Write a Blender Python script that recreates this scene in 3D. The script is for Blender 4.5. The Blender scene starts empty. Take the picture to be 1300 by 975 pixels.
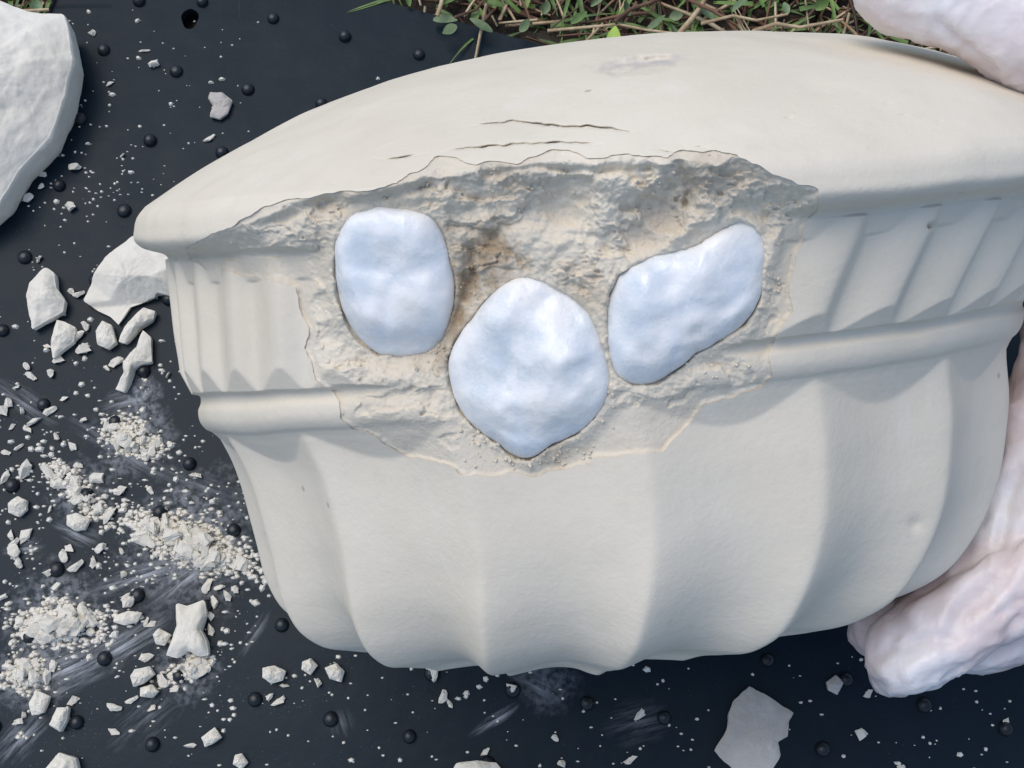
import bpy, bmesh, math, random
import numpy as np
from mathutils import Vector, Matrix, noise
from mathutils.bvhtree import BVHTree

random.seed(7); rng = np.random.default_rng(11)
S = bpy.context.scene
C = S.collection

# ------------------------------------------------------------------ camera
F = 1500.0                         # focal length in photo pixels (photo 1300 x 975)
TILT = math.radians(14.5)          # lens axis away from straight down
CAM_H = 0.4075                     # camera height over the mat
cam_d = bpy.data.cameras.new('camera'); cam = bpy.data.objects.new('camera', cam_d); C.objects.link(cam)
cam_d.sensor_width = 36.0; cam_d.lens = 36.0 * F / 1300.0
cam_d.clip_start = 0.01; cam_d.clip_end = 200.0
CAM = np.array([0.0, -CAM_H * math.tan(TILT), CAM_H])
cam.location = CAM; cam.rotation_euler = (TILT, 0, 0)
S.camera = cam

# ------------------------------------------------------------------ light
SUN_EL, SUN_AZ = math.radians(66), math.radians(-50)     # azimuth from +Y towards +X
world = bpy.data.worlds.new('World'); S.world = world; world.use_nodes = True
wn = world.node_tree.nodes; wl = world.node_tree.links
bg = wn['Background']; sky = wn.new('ShaderNodeTexSky'); sky.sky_type = 'NISHITA'
sky.sun_disc = False; sky.sun_elevation = SUN_EL; sky.sun_rotation = SUN_AZ
sky.air_density = 1.0; sky.dust_density = 1.6; sky.ozone_density = 1.0
wl.new(sky.outputs[0], bg.inputs[0]); bg.inputs[1].default_value = 0.15
sun_d = bpy.data.lights.new('sun', 'SUN'); sun = bpy.data.objects.new('sun', sun_d); C.objects.link(sun)
sun_d.energy = 1.3; sun_d.angle = math.radians(40); sun_d.color = (1.0, 0.93, 0.82)
sdir = Vector((math.sin(SUN_AZ) * math.cos(SUN_EL), math.cos(SUN_AZ) * math.cos(SUN_EL), math.sin(SUN_EL)))
sun.rotation_euler = sdir.to_track_quat('Z', 'Y').to_euler(); sun.location = sdir * 3
S.view_settings.view_transform = 'Standard'; S.view_settings.look = 'None'
S.view_settings.gamma = 1.0; S.view_settings.exposure = 0.26
S.view_settings.use_curve_mapping = False

# ------------------------------------------------------------------ pixel <-> place helpers
ct, st = math.cos(TILT), math.sin(TILT)
M_CV = np.array([[1, 0, 0], [0, -ct, st], [0, -st, -ct]])   # columns: right, image-down, forward
M_CV = np.array([[1, 0, 0], [0, -ct, st], [0, -st, -ct]], float)
def cv2w(v): return np.asarray(v) @ M_CV.T + CAM
def w2cv(p): return (np.asarray(p) - CAM) @ M_CV
def ray(u, v): return np.array([(u - 650) / F, (v - 487.5) / F, 1.0])
def at_depth(u, v, d): return Vector(cv2w(ray(u, v) * d))
def on_mat(u, v, z=0.0):
    d = ray(u, v) @ M_CV.T
    k = (z - CAM[2]) / d[2]
    return Vector(CAM + d * k)
def project(P):
    c = w2cv(P); return np.c_[650 + F * c[:, 0] / c[:, 2], 487.5 + F * c[:, 1] / c[:, 2]], c[:, 2]

# ------------------------------------------------------------------ object helpers
def mesh_obj(name, verts, faces, mat, parent=None, smooth=True):
    me = bpy.data.meshes.new(name)
    me.from_pydata([tuple(map(float, v)) for v in verts], [], [tuple(map(int, f)) for f in faces]); me.update()
    if smooth: me.polygons.foreach_set('use_smooth', [True] * len(me.polygons))
    if mat: me.materials.append(mat)
    o = bpy.data.objects.new(name, me); C.objects.link(o)
    if parent: o.parent = parent
    return o
def quads_mesh(name, V, Q, mat, parent=None):
    me = bpy.data.meshes.new(name)
    nv, nq = len(V), len(Q)
    me.vertices.add(nv); me.vertices.foreach_set('co', np.asarray(V, np.float32).ravel())
    me.loops.add(nq * 4); me.loops.foreach_set('vertex_index', np.asarray(Q, np.int32).ravel())
    me.polygons.add(nq); me.polygons.foreach_set('loop_start', np.arange(0, nq * 4, 4, dtype=np.int32))
    me.polygons.foreach_set('use_smooth', np.ones(nq, bool))
    me.update(calc_edges=True); me.validate()
    if mat: me.materials.append(mat)
    o = bpy.data.objects.new(name, me); C.objects.link(o)
    if parent: o.parent = parent
    return o
def tag(o, label=None, cat=None, group=None, kind=None):
    if label: o['label'] = label
    if cat: o['category'] = cat
    if group: o['group'] = group
    if kind: o['kind'] = kind
    return o
def bm_obj(name, bm, mat, parent=None, smooth=True):
    me = bpy.data.meshes.new(name); bm.to_mesh(me); bm.free()
    if smooth: me.polygons.foreach_set('use_smooth', [True] * len(me.polygons))
    me.materials.append(mat)
    o = bpy.data.objects.new(name, me); C.objects.link(o)
    if parent: o.parent = parent
    return o

# ------------------------------------------------------------------ smooth numpy noise
_G = rng.random((64, 64, 64)).astype(np.float32)
def vnoise(P):
    P = np.asarray(P, float); i = np.floor(P).astype(int); f = P - i; f = f * f * (3 - 2 * f)
    r = 0
    for a in (0, 1):
        for b in (0, 1):
            for c in (0, 1):
                w = (f[:, 0] if a else 1 - f[:, 0]) * (f[:, 1] if b else 1 - f[:, 1]) * (f[:, 2] if c else 1 - f[:, 2])
                r = r + w * _G[(i[:, 0] + a) % 64, (i[:, 1] + b) % 64, (i[:, 2] + c) % 64]
    return r * 2 - 1
def fbm(P, octs=4, lac=2.03, gain=0.5):
    a, s, t = 1.0, 0, 0; P = np.asarray(P, float)
    for k in range(octs):
        s = s + a * vnoise(P + 17.3 * k); t += a; a *= gain; P = P * lac
    return s / t

# ------------------------------------------------------------------ materials
def new_mat(name):
    m = bpy.data.materials.new(name); m.use_nodes = True
    nt = m.node_tree; return m, nt, nt.nodes['Principled BSDF']
def N(nt, t, **kw):
    n = nt.nodes.new(t)
    for k, v in kw.items(): setattr(n, k, v)
    return n
def noise_node(nt, coord, scale, detail=6, rough=0.6):
    n = N(nt, 'ShaderNodeTexNoise'); n.inputs['Scale'].default_value = scale
    n.inputs['Detail'].default_value = detail; n.inputs['Roughness'].default_value = rough
    nt.links.new(coord, n.inputs['Vector']); return n.outputs['Fac']
def ramp(nt, fac, stops):
    r = N(nt, 'ShaderNodeValToRGB'); e = r.color_ramp.elements
    while len(e) < len(stops): e.new(0.5)
    for el, (p, c) in zip(e, stops):
        el.position = p; el.color = c if len(c) == 4 else (*c, 1)
    nt.links.new(fac, r.inputs[0]); return r.outputs[0]
def mixc(nt, fac, a, b, mode='MIX'):
    m = N(nt, 'ShaderNodeMix', data_type='RGBA', blend_type=mode)
    for sock, v in ((m.inputs['Factor'], fac), (m.inputs['A'], a), (m.inputs['B'], b)):
        if isinstance(v, (int, float)): sock.default_value = v
        elif isinstance(v, tuple): sock.default_value = (*v, 1) if len(v) == 3 else v
        else: nt.links.new(v, sock)
    return m.outputs['Result']
def bump(nt, bsdf, height, strength, dist, prev=None):
    b = N(nt, 'ShaderNodeBump'); b.inputs['Strength'].default_value = strength; b.inputs['Distance'].default_value = dist
    nt.links.new(height, b.inputs['Height'])
    if prev: nt.links.new(prev, b.inputs['Normal'])
    nt.links.new(b.outputs[0], bsdf.inputs['Normal']); return b.outputs[0]
def math_n(nt, op, a, b=None):
    m = N(nt, 'ShaderNodeMath', operation=op)
    for s, v in zip(m.inputs, (a, b)):
        if v is None: continue
        if isinstance(v, (int, float)): s.default_value = v
        else: nt.links.new(v, s)
    return m.outputs[0]

def plaster_mat(name, base, dark, fine=1.0, coarse=1.0, stains=(), pores=False):
    m, nt, b = new_mat(name)
    co = N(nt, 'ShaderNodeTexCoord').outputs['Object']
    n1 = noise_node(nt, co, 28, 5, 0.6); n2 = noise_node(nt, co, 190, 4, 0.65); n3 = noise_node(nt, co, 900, 3, 0.6)
    col = mixc(nt, ramp(nt, n1, [(0.35, (0, 0, 0)), (0.68, (1, 1, 1))]), dark, base)
    col = mixc(nt, math_n(nt, 'MULTIPLY', ramp(nt, n2, [(0.58, (0, 0, 0)), (0.75, (1, 1, 1))]), 0.28 * fine), col, tuple(x * 0.72 for x in dark))
    if pores:                                     # faint scuffs and sparse air-bubble pinholes
        vo = N(nt, 'ShaderNodeTexVoronoi'); vo.inputs['Scale'].default_value = 85; nt.links.new(co, vo.inputs['Vector'])
        pin = math_n(nt, 'MULTIPLY', ramp(nt, vo.outputs['Distance'], [(0.04, (1, 1, 1)), (0.075, (0, 0, 0))]), ramp(nt, n1, [(0.52, (0, 0, 0)), (0.6, (1, 1, 1))]))
        col = mixc(nt, math_n(nt, 'MULTIPLY', pin, 0.55), col, (0.30, 0.26, 0.20))
        sv = N(nt, 'ShaderNodeVectorMath', operation='MULTIPLY'); nt.links.new(co, sv.inputs[0]); sv.inputs[1].default_value = (1, 1, .25)
        n5 = noise_node(nt, sv.outputs[0], 46, 6, 0.7)
        col = mixc(nt, math_n(nt, 'MULTIPLY', ramp(nt, n5, [(0.55, (0, 0, 0)), (0.72, (1, 1, 1))]), 0.35), col, tuple(x * y for x, y in zip(base, (.84, .82, .80))))
        col = mixc(nt, math_n(nt, 'MULTIPLY', ramp(nt, n5, [(0.28, (1, 1, 1)), (0.42, (0, 0, 0))]), 0.35), col, (0.80, 0.78, 0.72))
    for (pos, rad, c, amt) in stains:
        d = N(nt, 'ShaderNodeVectorMath', operation='DISTANCE'); nt.links.new(co, d.inputs[0]); d.inputs[1].default_value = pos
        e = math_n(nt, 'ADD', math_n(nt, 'DIVIDE', d.outputs['Value'], rad), math_n(nt, 'MULTIPLY', math_n(nt, 'SUBTRACT', n2, 0.5), 3.0))
        k = ramp(nt, e, [(0.15, (amt,) * 3), (0.95, (0, 0, 0))])
        col = mixc(nt, k, col, c)
    nt.links.new(col, b.inputs['Base Color'])
    b.inputs['Roughness'].default_value = 0.82; b.inputs['Specular IOR Level'].default_value = 0.25
    p = bump(nt, b, n3, 0.25 * fine, 0.0006)
    bump(nt, b, n2, 0.35 * coarse, 0.0012, p)
    return m

# ================================================================== BLOCK (round fluted plaster cast)
BX, BY, BD = 0.0157, 0.0610, 0.32
ROLL, ELEV, SKEW = -0.1275, 0.0404, 0.2258
PHASE = math.radians(-1.5); PHASE2 = math.radians(16.0)
a_cv = np.array([math.sin(ROLL) * math.cos(ELEV), -math.cos(ROLL) * math.cos(ELEV), -math.sin(ELEV)])
r_cv = np.array([math.cos(ROLL), math.sin(ROLL), 0.0])
f_cv = np.cross(r_cv, a_cv); f_cv = -f_cv if f_cv[2] > 0 else f_cv
BASIS = np.c_[M_CV @ r_cv, -(M_CV @ f_cv), M_CV @ a_cv]     # local x, y (away), z (axis)
BORG = cv2w(np.array([BX, BY, BD]))
def b2w(P): return np.asarray(P) @ BASIS.T + BORG
def w2b(P): return (np.asarray(P) - BORG) @ BASIS
block_mw = Matrix(((*BASIS[0], BORG[0]), (*BASIS[1], BORG[1]), (*BASIS[2], BORG[2]), (0, 0, 0, 1)))

HR, RR = 0.1057, 0.1232                        # rim height / radius
DOME = 0.0322
prof = np.array([(0.0, -0.0030), (0.030, -0.0030), (0.050, -0.0028), (0.0575, -0.0016), (0.0620, 0.0002), (0.0705, 0.0026),
    (0.0800, 0.0056), (0.0872, 0.0105), (0.0925, 0.0185), (0.0963, 0.0300), (0.0992, 0.0450), (0.1016, 0.0585), (0.1022, 0.0608), (0.1038, 0.0622),
    (0.1050, 0.0642), (0.1054, 0.0670), (0.1048, 0.0690), (0.1050, 0.0704), (0.1070, 0.0714),
    (0.1088, 0.0755), (0.1104, 0.0800), (0.1120, 0.0900), (0.1136, 0.0985), (0.1144, 0.1018), (0.1158, 0.1032), (0.1184, 0.1042), (0.1214, 0.1054), (RR, 0.1072),
    (0.1234, 0.1100), (0.1229, 0.1126), (0.1214, 0.1147)])
def cr(pts, n):                               # dense polyline by arc length, lightly smoothed
    d = np.r_[0, np.cumsum(np.hypot(*np.diff(pts, axis=0).T))]
    s = np.linspace(0, d[-1], n)
    def spline(y):                            # monotone cubic through the points
        h = np.diff(d); m0 = np.diff(y) / h; m = np.r_[m0[0], (m0[1:] * h[:-1] + m0[:-1] * h[1:]) / (h[1:] + h[:-1]), m0[-1]]
        m[1:-1] = np.where(m0[1:] * m0[:-1] <= 0, 0, m[1:-1])
        i = np.clip(np.searchsorted(d, s) - 1, 0, len(h) - 1); t = (s - d[i]) / h[i]
        return (2*t**3 - 3*t**2 + 1) * y[i] + (t**3 - 2*t**2 + t) * h[i] * m[i] + (-2*t**3 + 3*t**2) * y[i+1] + (t**3 - t**2) * h[i] * m[i+1]
    return np.c_[spline(pts[:, 0]), spline(pts[:, 1])]
base_p = cr(prof[:4], 26)
side_p = cr(prof[3:], 330)
ph_t = np.r_[np.linspace(0.0, 0.75, 170)[1:], np.linspace(0.75, math.pi / 2, 60)[1:]]
rr_t = 0.1214 * np.cos(ph_t)
dome_h = lambda r: 0.1147 + DOME * (1 - (r / 0.1214) ** 2.7)
top_p = np.c_[rr_t, dome_h(rr_t)]
P2 = np.r_[base_p[:-1], side_p, top_p]
th = np.radians(np.r_[np.linspace(-96, 96, 760), np.linspace(99, 261, 70)])
nT, nS = len(th), len(P2)
R0 = np.repeat(P2[:, 0][:, None], nT, 1); H0 = np.repeat(P2[:, 1][:, None], nT, 1); T = np.repeat(th[None], nS, 0)
sstep = lambda x, a, b: (lambda t: t * t * (3 - 2 * t))(np.clip((x - a) / (b - a), 0, 1))
# body: 18 concave flutes with sharp ridges; under the ring the flutes run into a sloping cove
u14 = ((T - PHASE) / (2 * math.pi / 18)) % 1.0
fl = (np.sqrt(np.sin(math.pi * u14) ** 2 + 0.012) - 0.11) / 0.896
body_d = (0.0034 + 0.0075 * sstep(-H0, -.05, .004) ** 2) * fl * sstep(R0, 0.040, 0.062)
Rb = np.where(H0 < 0.0612, R0 - np.minimum(body_d, np.clip(0.0606 - H0, 0, 1) * 0.5), R0)
# band: 45 short flutes
u28 = ((T - PHASE2) / (2 * math.pi / 45)) % 1.0
fl2 = (u28 ** 0.75 * 0 + np.where(u28 < 0.32, u28 / 0.32, (1 - u28) / 0.68)) 
fl2 = np.clip(fl2, 0, 1); fl2 = fl2 * fl2 * (3 - 2 * fl2)
band = (H0 > 0.0712) & (H0 < 0.1022)
under = 0.1072 + (H0 - 0.0714) * 0.6
bd = (0.1112 - 0.0023 * fl2) + (H0 - 0.0805) * 0.20
over = 0.1135 + (H0 - 0.0985) * 0.4
Rband = np.maximum(np.minimum(under, bd), np.where(H0 > 0.0970, over, 0))
Rb = np.where(band & (R0 < 0.1165), Rband, Rb)
def soft(x, xs, ys, sg=.0045):                 # interpolation without creases
    t = np.linspace(-.03, .18, 1400); y = np.interp(t, xs, ys); k = np.exp(-.5 * (np.arange(-120, 121) * (t[1] - t[0]) / sg) ** 2); k /= k.sum()
    return np.interp(x, t, np.convolve(np.pad(y, 120, 'edge'), k, 'valid'))
tx = soft(H0, [0, 0.0639, HR, 0.15], [-0.036, 0.0, -0.0527, -0.0527])
ty = soft(H0, [0, 0.0639, HR, 0.15], [0, 0, -0.1196, -0.1196])
X = Rb * np.sin(T); Yf = Rb * np.cos(T)
lump = fbm(np.c_[X.ravel(), Yf.ravel(), H0.ravel()] * 38, 3).reshape(X.shape)
sc = 1 + 0.006 * lump
Z = H0 + tx * X + ty * Yf + 0.0009 * lump
shx = soft(H0, [-.003, .006, .03, .05, .0639, .08, .1, .13], [.003, .0095, .0105, .007, .001, .001, .0015, .0015])
V = np.stack([X * sc + SKEW * H0 + shx, -Yf * sc, Z], -1)

# break outline (traced on the cast's own surface)
BRK = np.array([(237, 309), (285, 287), (330, 266), (390, 246), (440, 243), (500, 232), (540, 214), (556, 196), (600, 206), (655, 206), (668, 195),
    (730, 193), (765, 197), (800, 191), (848, 203), (862, 190), (905, 189), (930, 192), (960, 205), (1000, 222), (1040, 243), (1036, 268), (1022, 290), (1010, 320),
    (1005, 370), (1002, 410), (985, 438), (978, 455), (983, 475), (965, 495), (930, 505), (895, 515), (875, 540), (858, 560), (845, 575), (810, 575), (760, 581),
    (720, 600), (670, 606), (620, 605), (580, 602), (560, 590), (520, 576), (480, 560), (450, 545), (432, 530), (425, 500), (400, 482), (386, 450), (385, 420), (380, 390),
    (372, 366), (345, 356), (310, 353), (270, 341), (240, 330)], float)
def seg_dist(P, poly, closed=True):
    d = np.full(len(P), 1e9); n = len(poly)
    for i in range(n if closed else n - 1):
        a, b = poly[i], poly[(i + 1) % n]; ab = b - a
        t = np.clip(((P - a) @ ab) / (ab @ ab), 0, 1)
        d = np.minimum(d, np.hypot(*(P - a - t[:, None] * ab).T))
    return d
def inside(P, poly):
    c = np.zeros(len(P), bool); n = len(poly)
    for i in range(n):
        (x1, y1), (x2, y2) = poly[i], poly[(i + 1) % n]
        if y1 == y2: continue
        k = ((y1 > P[:, 1]) != (y2 > P[:, 1])) & (P[:, 0] < (x2 - x1) * (P[:, 1] - y1) / (y2 - y1) + x1)
        c ^= k
    return c
def sdist(UV):
    W = np.c_[UV, np.zeros(len(UV))]
    j = np.c_[fbm(W / 26 + 3, 4), fbm(W / 26 + 40, 4)] * 9 + np.c_[fbm(W / 9 + 3, 2), fbm(W / 9 + 40, 2)] * 2.2
    Q = UV + j
    return np.where(inside(Q, BRK), 1, -1) * seg_dist(Q, BRK)

VW = b2w(V.reshape(-1, 3))
UV, DEP = project(VW)
UV = UV.reshape(nS, nT, 2)
frontT = np.abs((T + math.pi) % (2 * math.pi) - math.pi) < math.radians(92)
# cracks, scuffs and pits pressed into the top
cracks = [[(598, 160), (622, 157), (652, 154), (690, 158), (715, 161), (745, 160), (772, 163), (800, 168)],
          [(472, 201), (490, 203), (515, 199), (546, 195)], [(556, 195), (575, 190), (620, 186), (660, 183), (700, 181), (735, 181), (764, 183)],
          [(415, 232), (428, 235)], [(478, 192), (500, 181)], [(832, 189), (850, 193), (866, 199)], [(885, 186), (900, 190)]]
isTop = (H0 > 0.1149) & frontT
idx = np.where(isTop.ravel())[0]
uvt = UV.reshape(-1, 2)[idx]; disp = np.zeros(len(idx))
wob = fbm(np.c_[uvt / 9, 0 * uvt[:, 0]], 3) * 1.8
for cpts in cracks:
    q = np.array(cpts, float); uu = uvt.copy(); uu[:, 1] += wob
    d = seg_dist(uu, q, False); 
    tl = np.clip(np.minimum(np.hypot(*(uu - q[0]).T), np.hypot(*(uu - q[-1]).T)) / 40, .25, 1)
    disp += 0.0024 * tl * np.clip(.65 + 1.1 * fbm(np.c_[uvt[:, 0] / 22, 0 * wob, 0 * wob + q[0, 0]], 3), .42, 1.2) * np.exp(-(d / 1.0) ** 2)
for (pu, pv, ru, rv, dz) in [(1002, 149, 4, 1.6, .0008), (1127, 131, 6, 1.5, .0006), (1147, 146, 5, 1.4, .0006), (1120, 139, 7, 1.2, .0004), (1207, 193, 5, 4, .0007), (1193, 154, 4, 2, .0005)]:
    disp += dz * np.exp(-((uvt[:, 0] - pu) / ru) ** 2 - ((uvt[:, 1] - pv) / rv) ** 2)
rot = np.radians(-8); du_, dv_ = uvt[:, 0] - 815, uvt[:, 1] - 83
e1 = (du_ * math.cos(rot) + dv_ * math.sin(rot)) / 62; e2 = (-du_ * math.sin(rot) + dv_ * math.cos(rot)) / 13
dn = fbm(np.c_[uvt / 14, 0 * wob + 4], 4)
disp += 0.0030 * sstep(-(e1 ** 2 + e2 ** 2 + .6 * dn), -1.0, -.2) * (1 + .8 * dn)
gaze = (VW[idx] - CAM); gaze /= np.linalg.norm(gaze, axis=1)[:, None]
V.reshape(-1, 3)[idx] += (gaze @ BASIS) * disp[:, None]
# long shallow scrape near the far edge
pl = V.reshape(-1, 3)
ring_top = (H0 > 0.1149).ravel()
pv_ = [((1183, 286), 3.2, .0035), ((1135, 287), 3, .0), ((1163, 666), 9, .0006)]
side = np.where((frontT & (H0 < 0.1) & (H0 > 0.004)).ravel())[0]
for (c_, rad, dz) in pv_:
    d2 = ((UV.reshape(-1, 2)[side] - c_) ** 2).sum(1)
    k = side[d2 < (3 * rad) ** 2]
    if len(k) and dz: V.reshape(-1, 3)[k, 1] += dz * np.exp(-((UV.reshape(-1, 2)[k] - c_) ** 2).sum(1) / rad ** 2)
sd = np.full(nS * nT, -99.0)
cand = np.where((frontT & (UV[..., 0] > 215) & (UV[..., 0] < 1060) & (UV[..., 1] > 170) & (UV[..., 1] < 625) & (H0 > 0.03)).ravel())[0]
sd[cand] = sdist(UV.reshape(-1, 2)[cand])
I = np.arange(nS * nT).reshape(nS, nT)
Qd = np.stack([I[:-1], np.roll(I, -1, 1)[:-1], np.roll(I, -1, 1)[1:], I[1:]], -1).reshape(-1, 4)
VW = b2w(V.reshape(-1, 3))
full_bvh = BVHTree.FromPolygons([tuple(v) for v in VW], [tuple(q) for q in Qd.tolist()])
keep = ~((sd[Qd] > 0.6).all(1))
# slide the loose corners of the cut back onto the break line
s2 = sd.reshape(nS, nT); ins = s2 > 0.6; Vn = V.copy(); best = np.full((nS, nT), 1e9)
for ax_, sh in ((0, 1), (0, -1), (1, 1), (1, -1)):
    so = np.roll(s2, sh, ax_); Vo = np.roll(V, sh, ax_)
    okk = ins & (so <= 0.6) & (so > -60) & (so < best)
    tt = np.clip((s2 - 0.6) / np.maximum(s2 - so, 1e-6), 0, 1)[..., None]
    Vn = np.where(okk[..., None], V + (Vo - V) * tt, Vn); best = np.where(okk, so, best)
V = Vn
kq = Qd[keep]; ek = np.sort(np.concatenate([kq[:, [0, 1]], kq[:, [1, 2]], kq[:, [2, 3]], kq[:, [3, 0]]]), 1)
ue, uc = np.unique(ek[:, 0].astype(np.int64) * (nS * nT) + ek[:, 1], return_counts=True)
be = ue[uc == 1]; be = np.c_[be // (nS * nT), be % (nS * nT)]
be = be[((be // nT > 2) & (be // nT < nS - 3)).all(1)]
Vf = V.reshape(-1, 3).copy()
for _ in range(4):                             # take the saw-tooth out of the cut
    acc = np.zeros_like(Vf); cnt = np.zeros(len(Vf))
    for a_, b_ in ((0, 1), (1, 0)): np.add.at(acc, be[:, a_], Vf[be[:, b_]]); np.add.at(cnt, be[:, a_], 1)
    mv = cnt >= 2; Vf[mv] = .5 * Vf[mv] + .5 * acc[mv] / cnt[mv][:, None]
V = Vf.reshape(V.shape)
st_pos = lambda u, v: tuple(w2b(np.array(at_depth(u, v, 0.222))[None])[0])
PL_BASE, PL_DARK = (0.75, 0.69, 0.575), (0.70, 0.64, 0.525)
dent_h = full_bvh.ray_cast(Vector(CAM), Vector(ray(815, 84) @ M_CV.T).normalized())[0]
dent_p = tuple(w2b(np.array(dent_h)[None])[0])
GR = (0.36, 0.35, 0.36); off_ = lambda x, y: (dent_p[0] + x, dent_p[1] + y, dent_p[2])
M_block = plaster_mat('smooth_plaster', PL_BASE, PL_DARK, 0.55, 0.45, stains=[(off_(0, 0), .006, GR, .5), (off_(.006, 0), .005, GR, .4), (off_(-.006, 0), .005, GR, .4)], pores=True)
block = quads_mesh('plaster_block', V.reshape(-1, 3), Qd[keep], M_block)
block.matrix_world = block_mw
tag(block, 'large round fluted cream plaster block with a broken-out cavity, held in the gloved hand', 'plaster block')
print('block lowest z', VW[:, 2].min())

# ---- stones: outline in the photo, then a closed lump around it
STN = {
 'a': [(428, 305), (440, 285), (462, 272), (490, 267), (515, 272), (533, 274), (552, 280), (566, 305), (572, 335), (577, 365), (572, 400), (560, 432), (540, 446), (510, 452), (480, 451), (455, 432), (436, 405), (427, 370), (425, 335)],
 'b': [(568, 455), (580, 432), (602, 402), (625, 375), (645, 360), (668, 354), (700, 365), (728, 382), (748, 402), (765, 440), (773, 475), (771, 500), (755, 530), (730, 552), (700, 565), (672, 585), (655, 582), (630, 562), (600, 542), (580, 515), (570, 485)],
 'c': [(771, 400), (776, 372), (785, 350), (810, 335), (850, 322), (880, 315), (910, 296), (940, 282), (958, 290), (967, 312), (968, 345), (962, 385), (945, 412), (915, 432), (885, 448), (860, 470), (835, 486), (805, 488), (783, 475), (773, 440)]}
def cast_depth(u, v):
    d = ray(u, v) @ M_CV.T; d = Vector(d)
    h = full_bvh.ray_cast(Vector(CAM), d.normalized())
    return float(w2cv(np.array(h[0])[None])[0, 2]) if h[0] else np.nan
# cavity depth field
GU, GV = np.arange(196, 1082, 4.0), np.arange(164, 640, 4.0)
surf = np.array([[cast_depth(u, v) for u in GU] for v in GV])
gU, gV = np.meshgrid(GU, GV); guv = np.c_[gU.ravel(), gV.ravel()]
gs = (np.where(inside(guv, BRK), 1, -1) * seg_dist(guv, BRK)).reshape(gU.shape)
fill = np.where(np.isnan(surf), np.nanmax(surf), surf)
mem = fill.copy(); inn = gs > 0
for _ in range(2500):
    avg = (np.roll(mem, 1, 0) + np.roll(mem, -1, 0) + np.roll(mem, 1, 1) + np.roll(mem, -1, 1)) / 4
    mem = np.where(inn, avg, fill)
def bil(grid, uv):
    x = np.clip((uv[:, 0] - GU[0]) / 4, 0, len(GU) - 1.001); y = np.clip((uv[:, 1] - GV[0]) / 4, 0, len(GV) - 1.001)
    i, j = x.astype(int), y.astype(int); fx, fy = x - i, y - j
    return grid[j, i] * (1 - fx) * (1 - fy) + grid[j, i + 1] * fx * (1 - fy) + grid[j + 1, i] * (1 - fx) * fy + grid[j + 1, i + 1] * fx * fy
stone_c = {k: np.array(v, float).mean(0) for k, v in STN.items()}
SD = {}
st_depth = {}
PU, PV = np.arange(222, 1056, 1.3), np.arange(176, 624, 1.3)
pU, pV = np.meshgrid(PU, PV); puv = np.c_[pU.ravel(), pV.ravel()]
pd = sdist(puv); psurf = bil(fill, puv); pmem = bil(mem, puv)
# steepness of the edge: sharp at top and right, gentle at the foot
lowness = sstep(puv[:, 1] - (0.02 * (puv[:, 0] - 650)), 400, 560)
leftness = sstep(-puv[:, 0], -420, -300)
Lp = 20 + 8 * lowness + 6 * leftness
w = 1 - np.exp(-np.clip(pd, 0, None) / Lp)
w3 = np.c_[puv / 60, 0 * puv[:, 0]]
rough = fbm(w3 + 5, 5, 2.1, 0.55)
ridged = 1 - np.abs(fbm(np.c_[puv[:, 0] / 70, puv[:, 1] / 34, 0 * puv[:, 0]] + 60, 4)) * 2
fine = fbm(np.c_[puv / 5.0, 0 * puv[:, 0] + 9], 4, 2.0, 0.65)
mid = fbm(np.c_[puv / 15.0, 0 * puv[:, 0] + 30], 3)
smoothz = np.exp(-((puv[:, 0] - 700) / 70) ** 2 - ((puv[:, 1] - 305) / 45) ** 2)           # smoother scooped patch
smoothz = np.maximum(smoothz, np.exp(-((puv[:, 0] - 520) / 50) ** 2 - ((puv[:, 1] - 520) / 35) ** 2))
extra = 0.0036 * np.exp(-((puv[:, 0] - 690) / 210) ** 2 - ((puv[:, 1] - 330) / 120) ** 2) - 0.0012
extra += 0.0008 * np.exp(-((puv[:, 1] - 265) / 30) ** 2) * (1 - leftness) * sstep(puv[:, 0], 520, 600)
extra += rough * 0.0018 - ridged * 0.0006 + mid * 0.0006 * (1 - 0.6 * smoothz) + fine * 0.00055 * (1 - 0.7 * smoothz)
flk = fbm(np.c_[puv[:, 0] / 52, puv[:, 1] / 30, 0 * puv[:, 0] + 55], 4)
extra += 0.0012 * sstep(flk, .02, .07) * (1 - smoothz) - .0010 * sstep(-flk, .10, .15)      # flaked layers with sharp little lips
# crumbly cleft between the stones
cleft = np.array([(600, 318), (598, 345), (586, 380), (572, 420), (555, 452)], float)
extra += 0.0040 * np.exp(-(seg_dist(puv + 6 * np.c_[mid, rough], cleft, False) / 9) ** 2)
for L_, dz, wd in [([(330, 285), (390, 262), (440, 258), (500, 246), (545, 232)], .0035, 9), ([(620, 222), (680, 212), (760, 216), (830, 214)], .0020, 5), ([(860, 205), (880, 240), (872, 262)], .0020, 5), ([(440, 545), (500, 575), (570, 596)], .0012, 8)]:
    extra += dz * np.exp(-(seg_dist(puv + 8 * np.c_[mid, rough], np.array(L_, float), False) / wd) ** 2)
# narrow gap around each stone
for k, o_ in STN.items():
    q = np.array(o_, float)
    d = np.where(inside(puv, q), -1, 1) * seg_dist(puv, q); SD[k] = d
    extra += 0 * (0.0007 + 0.0013 * np.clip(mid + rough * .6, -.5, .6)) * np.exp(-(np.clip(d, 0, None) / 4.0) ** 2) * (d < 30)
pdep = psurf * (1 - w) + (pmem + 0.0026 * (1 - 0.75 * lowness) * np.clip(.55 + 1.3 * fbm(np.c_[puv / 45, 0 * puv[:, 0] + 77], 3), .05, 1.6) + extra) * w
fin = np.where(pd > 0, np.maximum(pdep, psurf + 0.0003 + 0.0006 * sstep(pd, 0, 8)), psurf + 0.00035)
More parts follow.
